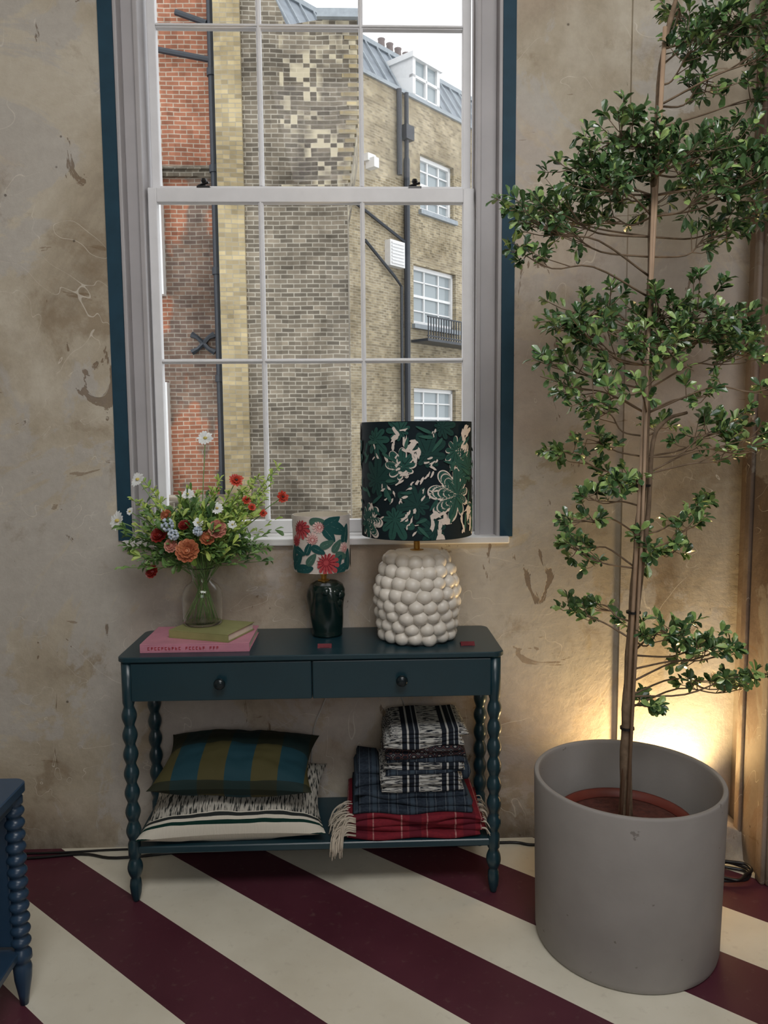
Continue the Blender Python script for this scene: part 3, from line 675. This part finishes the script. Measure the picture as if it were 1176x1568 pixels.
for k in range(80):
    y0=random.uniform(-.325,-.2); z0_=random.uniform(.195,.255); x0=-.035; x1=x0-random.uniform(.025,.065)
    end=(x1-random.uniform(0,.02),y0-random.uniform(.0,.025),.186+random.uniform(0,.01))
    if k%3==0: y0=-.328; end=(x1-.005,-.348-random.uniform(.0,.010),random.uniform(.13,.17))
    b.tube(bez([(x0+.012,y0,z0_),((x0+x1)/2,y0-.006,z0_+.006),(x1,(y0+end[1])/2,(z0_+end[2])/2+.012),end],4),.0018,5)
for k in range(40):
    y0=random.uniform(-.33,-.2); zz_=random.uniform(.2,.262); b.tube(bez([(.372,y0,zz_),(.386,y0-.01,zz_+.002),(.398,y0-.012,zz_-random.uniform(.01,.04))],4),.0017,5)
b.obj('fringe',simple('cream_fringe',(196,186,170),.9),bs,smooth=True)
# ---------------- planter
PX,PY=.753,-.55
pl=E('planter_tree',(PX,PY,0))
t=NT('grey_stone_planter',.7,.3); o=t.obj(); cc_=t.ramp(t.noise(o,5),[(.3,lin((144,140,137))),(.7,lin((156,152,149)))])
cc_=t.mix(t.math('MULTIPLY',t.mask(t.noise(t.mapping(o,scale=(14,14,20)),1.4,4,.6),.70,.72),.6),cc_,lin((92,84,78))); t.col(cc_); t.bump(t.noise(o,60,3),.12,.003); m_pot=t.m
H=.48
b=MB(); b.lathe((PX,PY,0),[(.238,0),(.250,.004),(.2535,.02),(.262,H-.006),(.260,H),(.249,H),(.246,H-.01),(.240,.26),(.236,.26)],96,capt=False); b.obj('planter_pot',m_pot,pl,smooth=True,bevel=.002)
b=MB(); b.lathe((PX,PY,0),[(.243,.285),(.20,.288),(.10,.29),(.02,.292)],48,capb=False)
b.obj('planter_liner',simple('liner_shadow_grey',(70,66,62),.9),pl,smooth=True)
b=MB(); b.lathe((PX-.01,PY-.01,0),[(.165,.29),(.185,.345),(.192,.345),(.192,.357),(.182,.357),(.175,.335)],48,capb=False,capt=False)
b.obj('nursery_pot',simple('terracotta_plastic',(112,50,40),.5),pl,smooth=True)
b=MB(); b.lathe((PX-.01,PY-.01,0),[(.178,.333),(.12,.340),(.06,.345),(.01,.346)],40,capb=False); b.obj('soil',simple('red_brown_soil',(84,44,36),.95,bump=.8,bs=90,sc=60,var=.4),pl,smooth=True)
m_bark=simple('bark',(122,104,86),.8,.2,var=.3,sc=40,bump=.5)
trk=bez([(.744,-.56,.33),(.740,-.565,.60),(.748,-.56,.83),(.765,-.55,1.12),(.778,-.55,1.38),(.783,-.545,1.75),(.785,-.545,2.07),(.80,-.54,2.4),(.85,-.53,2.62)],6)
b=MB(); n=len(trk); b.tube(trk,[.0165-.0115*i/n+.0015*sin(i*1.7) for i in range(n)],10)
tr2=bez([(.762,-.545,.34),(.756,-.54,.6),(.765,-.545,.9),(.79,-.55,1.2),(.80,-.55,1.42),(.84,-.54,1.48),(.90,-.53,1.50)],6)
b.tube(tr2,[.010-.006*i/len(tr2) for i in range(len(tr2))],8)
st2=MB(); st2.tube([(.728,-.57,.33),(.755,-.575,1.2),(.795,-.572,2.48)],.006,8)
st2.tube([(.738,-.59,.33),(.762,-.59,1.2),(.772,-.58,2.08)],.0045,8)
st2.obj('bamboo_stakes',simple('bamboo_cane',(172,146,122),.5,var=.15),pl,smooth=True)
tie=MB()
for z,x in ((.62,.742),(.95,.752),(1.3,.77),(1.8,.783)): tie.lathe((x,-.565,z),[(.020,0),(.020,.006)],12)
tie.obj('plant_ties',m_black,pl)
def tpos(z): return min(trk,key=lambda q:abs(q.z-z))
cl=[(.93,2.46,.08),(.865,2.41,.06),(1.02,2.50,.09),(1.06,2.40,.07),(.88,2.55,.07),(1.12,2.53,.07),(1.1,2.33,.05),(.95,2.37,.05),
(.652,2.20,.075),(.57,2.15,.07),(.773,2.17,.085),(.71,2.19,.075),(.85,2.16,.08),(.93,2.18,.075),(1.03,2.19,.085),(1.09,2.14,.08),(.97,2.14,.07),(.68,2.12,.07),(.76,2.11,.06),(.61,2.10,.06),
(.52,2.06,.075),(.45,2.03,.065),(.42,1.97,.055),(.40,1.90,.035),(.486,1.99,.06),(.60,2.05,.065),(.69,2.04,.06),(.886,2.05,.065),(.973,1.97,.05),(.80,2.05,.055),(1.10,2.05,.065),(1.0,2.07,.055),
(.579,1.77,.065),(.526,1.71,.06),(.491,1.63,.05),(.667,1.78,.065),(.73,1.74,.065),(.80,1.76,.075),(.896,1.76,.075),(1.0,1.73,.08),(1.07,1.67,.07),(.81,1.66,.07),(.70,1.67,.06),(1.09,1.58,.055),(.60,1.69,.06),(1.12,1.73,.06),(.86,1.70,.06),(.95,1.70,.055),
(.582,1.54,.045),(.53,1.57,.04),(.618,1.43,.045),(.565,1.40,.04),(.706,1.56,.045),(.66,1.50,.04),(.865,1.47,.045),(.97,1.45,.055),(1.04,1.40,.05),(1.10,1.42,.055),(.91,1.54,.04),(1.05,1.46,.05),
(.628,1.32,.04),(.574,1.22,.04),(.556,1.145,.035),(.69,1.33,.025),(.79,1.12,.045),(.754,1.31,.035),(.916,1.19,.04),(1.0,1.235,.04),(.916,1.11,.03),(.60,1.28,.03),(.60,1.13,.03),(.85,1.16,.035),
(.608,.935,.035),(.689,.95,.035),(.771,.905,.045),(.83,.905,.05),(.89,.89,.05),(.95,.86,.055),(1.017,.835,.05),(1.08,.80,.04),(1.09,.72,.035),(1.13,.685,.045),(.98,.88,.035),(.79,.70,.018),(.81,.68,.02)]
random.seed(33); lv=MB()
for (x,z,r_) in cl:
    d0=abs(x-.775)
    zt=z-.20*d0-.02 if z>.75 else z-.01
    a=tpos(max(zt,.6)); c=Vector((x,-.55+random.uniform(-.18,.14)*(1 if d0>.05 else .5),z))
    mid=a.lerp(c,.45)+Vector((0,random.uniform(-.03,.03),random.uniform(-.03,.03)))
    m2=a.lerp(c,.75)+Vector((0,random.uniform(-.015,.015),random.uniform(-.015,.015)))
    P=bez([a,mid,m2,c],4); b.tube(P,[.0030-.0018*i/12 for i in range(len(P))],6)
    nt=max(5,int((10.5 if z>1.6 else 8)*(r_/.06)**1.5))+(3 if d0>.14 else 0)
    for k in range(nt):
        v=Vector((random.gauss(0,1),random.gauss(0,1),random.gauss(0,.55))); v=v.normalized()*r_*random.uniform(.5,1.6)
        base=P[random.randint(5,len(P)-1)] if d0>.08 else P[random.randint(3,len(P)-1)]
        tip=(base if k>=nt-3 and d0>.14 else c)+v+Vector((0,0,.01))
        m_=base.lerp(tip,.5)+Vector((0,0,-.006)); b.tube([base,m_,tip],[.0015,.0012,.0009],4,cap=False)
        d=(tip-base).normalized()
        for j in range(random.randint(8,12)):
            f=random.random()**.45; q=base.lerp(tip,.35+.65*f)
            out=Vector((random.gauss(0,1),random.gauss(0,1),random.gauss(0,1))); out=(out-d*out.dot(d)).normalized()
            dd=(out+d*random.uniform(.2,1.2)+Vector((0,0,.2))).normalized(); L_=random.uniform(.021,.036)
            young=random.random()<(.18 if z>1.7 else .36)
            lv.leaf(q,dd,(random.gauss(0,.4),random.gauss(-.4,.4),.8),L_,L_*.54,1 if young else 0,.10,random.uniform(0,.15))
b.obj('trunk_and_branches',m_bark,pl,smooth=True)
lv.obj('leaves',[island('glossy_leaf',[(60,92,56),(90,124,72),(48,78,50),(104,136,84)],.25,.9),island('young_leaf',[(132,164,92),(160,186,114)],.28,.7)],pl)
# ---------------- bobbin table at the left edge
sb=E('bobbin_side_table',(-1.07,-.98,0)); m_nb=simple('navy_blue_lacquer',(42,66,90),.3,.5,var=.06)
DX=.027
b=MB(); rounded(-1.36+DX,-.872+DX,-1.24,-.728,.562,.588,.03,b=b); b.obj('top',m_nb,sb)
def bob():
    pr=[(.016,.562),(.022,.55),(.022,.535),(.016,.53)]; z=.53; n=12; L=(.53-.155)/n
    for i in range(n):
        for k in range(1,7): t_=k/6; pr.append((.014+.0105*sin(pi*t_),z-L*t_))
        z-=L
    pr+=[(.017,.15),(.024,.14),(.025,.125),(.017,.118),(.02,.11),(.023,.10),(.021,.07),(.014,.03),(.010,.0)]
    return pr[::-1]
b=MB()
for x in (-.90+DX,-1.33+DX):
    for y in (-.757,-1.21): b.lathe((x,y,0),bob(),20)
b.obj('bobbin_legs',m_nb,sb,smooth=True)
b=MB(); b.box(-1.33+DX,-.90+DX,-1.225,-.742,.13,.15).box(-1.33+DX,-.915+DX,-.768,-.75,.16,.56).box(-1.33+DX,-.915+DX,-1.21,-1.19,.50,.56).box(-1.34+DX,-1.32+DX,-1.2,-.76,.16,.56).box(-.91+DX,-.893+DX,-1.2,-.76,.53,.56); b.obj('panels_and_shelf',m_nb,sb,bevel=.003)
# ---------------- cables, uplight, skirting block
def cable(name,pts,r=.0035,col=m_black):
    b=MB(); b.tube(bez(pts,6),r,8); return b.obj(name,col,smooth=True)
cable('power_cable',[(-1.6,-.05,.005),(-1.2,-.07,.005),(-.98,-.05,.005),(-.85,-.08,.005),(-.6,-.05,.005),(-.2,-.04,.005),(.3,-.05,.005),(.52,-.04,.005),(.6,-.06,.005),(.75,-.05,.005),(.97,-.10,.005)],.005)
cable('power_cable.001',[(-1.6,-.03,.004),(-1.1,-.035,.004),(-.9,-.025,.004),(-.7,-.02,.004)],.004)
cable('lamp_cord',[(-.10,-.008,.76),(-.095,-.01,.68),(-.10,-.01,.60),(-.14,-.01,.50),(-.17,-.01,.42),(-.18,-.01,.3),(-.19,-.01,.2)],.0025,simple('white_cord',(190,186,180),.5))
b=MB(); b.tube([(-.09,-.02,.635),(-.1,-.024,.60)],[.013,.012],10); b.tube([(-.1,-.024,.60),(-.105,-.02,.585)],[.006,.004],8); b.obj('cord_switch',m_black)
cable('lamp_cord.001',[(.13,-.008,.76),(.13,-.01,.62),(.135,-.01,.55),(.15,-.01,.5)],.0022,simple('white_cord2',(190,186,180),.5))
pts=[]
for k in range(26):
    a=k*.62; pts.append((1.185+(.07+.012*sin(k*1.3))*cos(a),-.28+(.05+.01*cos(k*2.1))*sin(a),.006+.0011*k))
cable('coiled_cable',pts,.005)
b=MB(); b.add([(1.20,-.19,0),(1.315,-.19,0),(1.315,-.02,0),(1.20,-.06,0),(1.235,-.17,.115),(1.31,-.17,.085),(1.31,-.03,.085),(1.235,-.06,.115)],[(0,1,5,4),(1,2,6,5),(2,3,7,6),(3,0,4,7),(4,5,6,7)])
b.obj('plinth_block',m_wall,bevel=.004)
ul=E('floor_uplight',(1.09,-.13,0))
b=MB(); b.lathe((1.09,-.13,0),[(.05,0),(.052,.004),(.052,.012),(.03,.016),(.03,.03),(.048,.04),(.050,.10),(.046,.10),(.044,.06),(.01,.055)],24,capt=False); b.obj('housing',m_black,ul,smooth=True)
# ---------------- lights
def area(name,loc,tgt,sx,sy,e,col):
    l=bpy.data.lights.new(name,'AREA'); l.shape='RECTANGLE'; l.size=sx; l.size_y=sy; l.energy=e; l.color=col
    o=bpy.data.objects.new(name,l); o.location=loc; o.rotation_euler=(Vector(tgt)-Vector(loc)).to_track_quat('-Z','Y').to_euler(); COL.objects.link(o); return o
area('room_soft_light',(.45,-2.4,3.68),(.2,-.5,.4),2.0,1.3,82,(1,.985,.965))
area('front_fill_light',(.7,-4.9,2.3),(.3,0,1.0),2.0,1.8,32,(.93,.96,1))  # added unseen soft fill behind the camera; the front wall has no window
l=bpy.data.lights.new('uplight_lamp','SPOT'); l.energy=52; l.color=(1,.70,.34); l.spot_size=math.radians(125); l.spot_blend=.9; l.shadow_soft_size=.04
o=bpy.data.objects.new('uplight_lamp',l); o.location=(1.09,-.13,.115); o.rotation_euler=(Vector((.96,0,.9))-Vector(o.location)).to_track_quat('-Z','Y').to_euler(); COL.objects.link(o)
w=bpy.data.worlds.new('overcast_sky'); scn.world=w; w.use_nodes=True; nt=w.node_tree; bg=nt.nodes['Background']
tc=nt.nodes.new('ShaderNodeTexCoord'); sp=nt.nodes.new('ShaderNodeSeparateXYZ'); nt.links.new(tc.outputs['Generated'],sp.inputs[0])
rp=nt.nodes.new('ShaderNodeValToRGB'); nt.links.new(sp.outputs[2],rp.inputs[0]); rp.color_ramp.elements[0].position=0; rp.color_ramp.elements[0].color=(.90,.92,.94,1); rp.color_ramp.elements[1].position=.6; rp.color_ramp.elements[1].color=(.97,.985,1,1)
nt.links.new(rp.outputs[0],bg.inputs[0]); bg.inputs[1].default_value=1.75
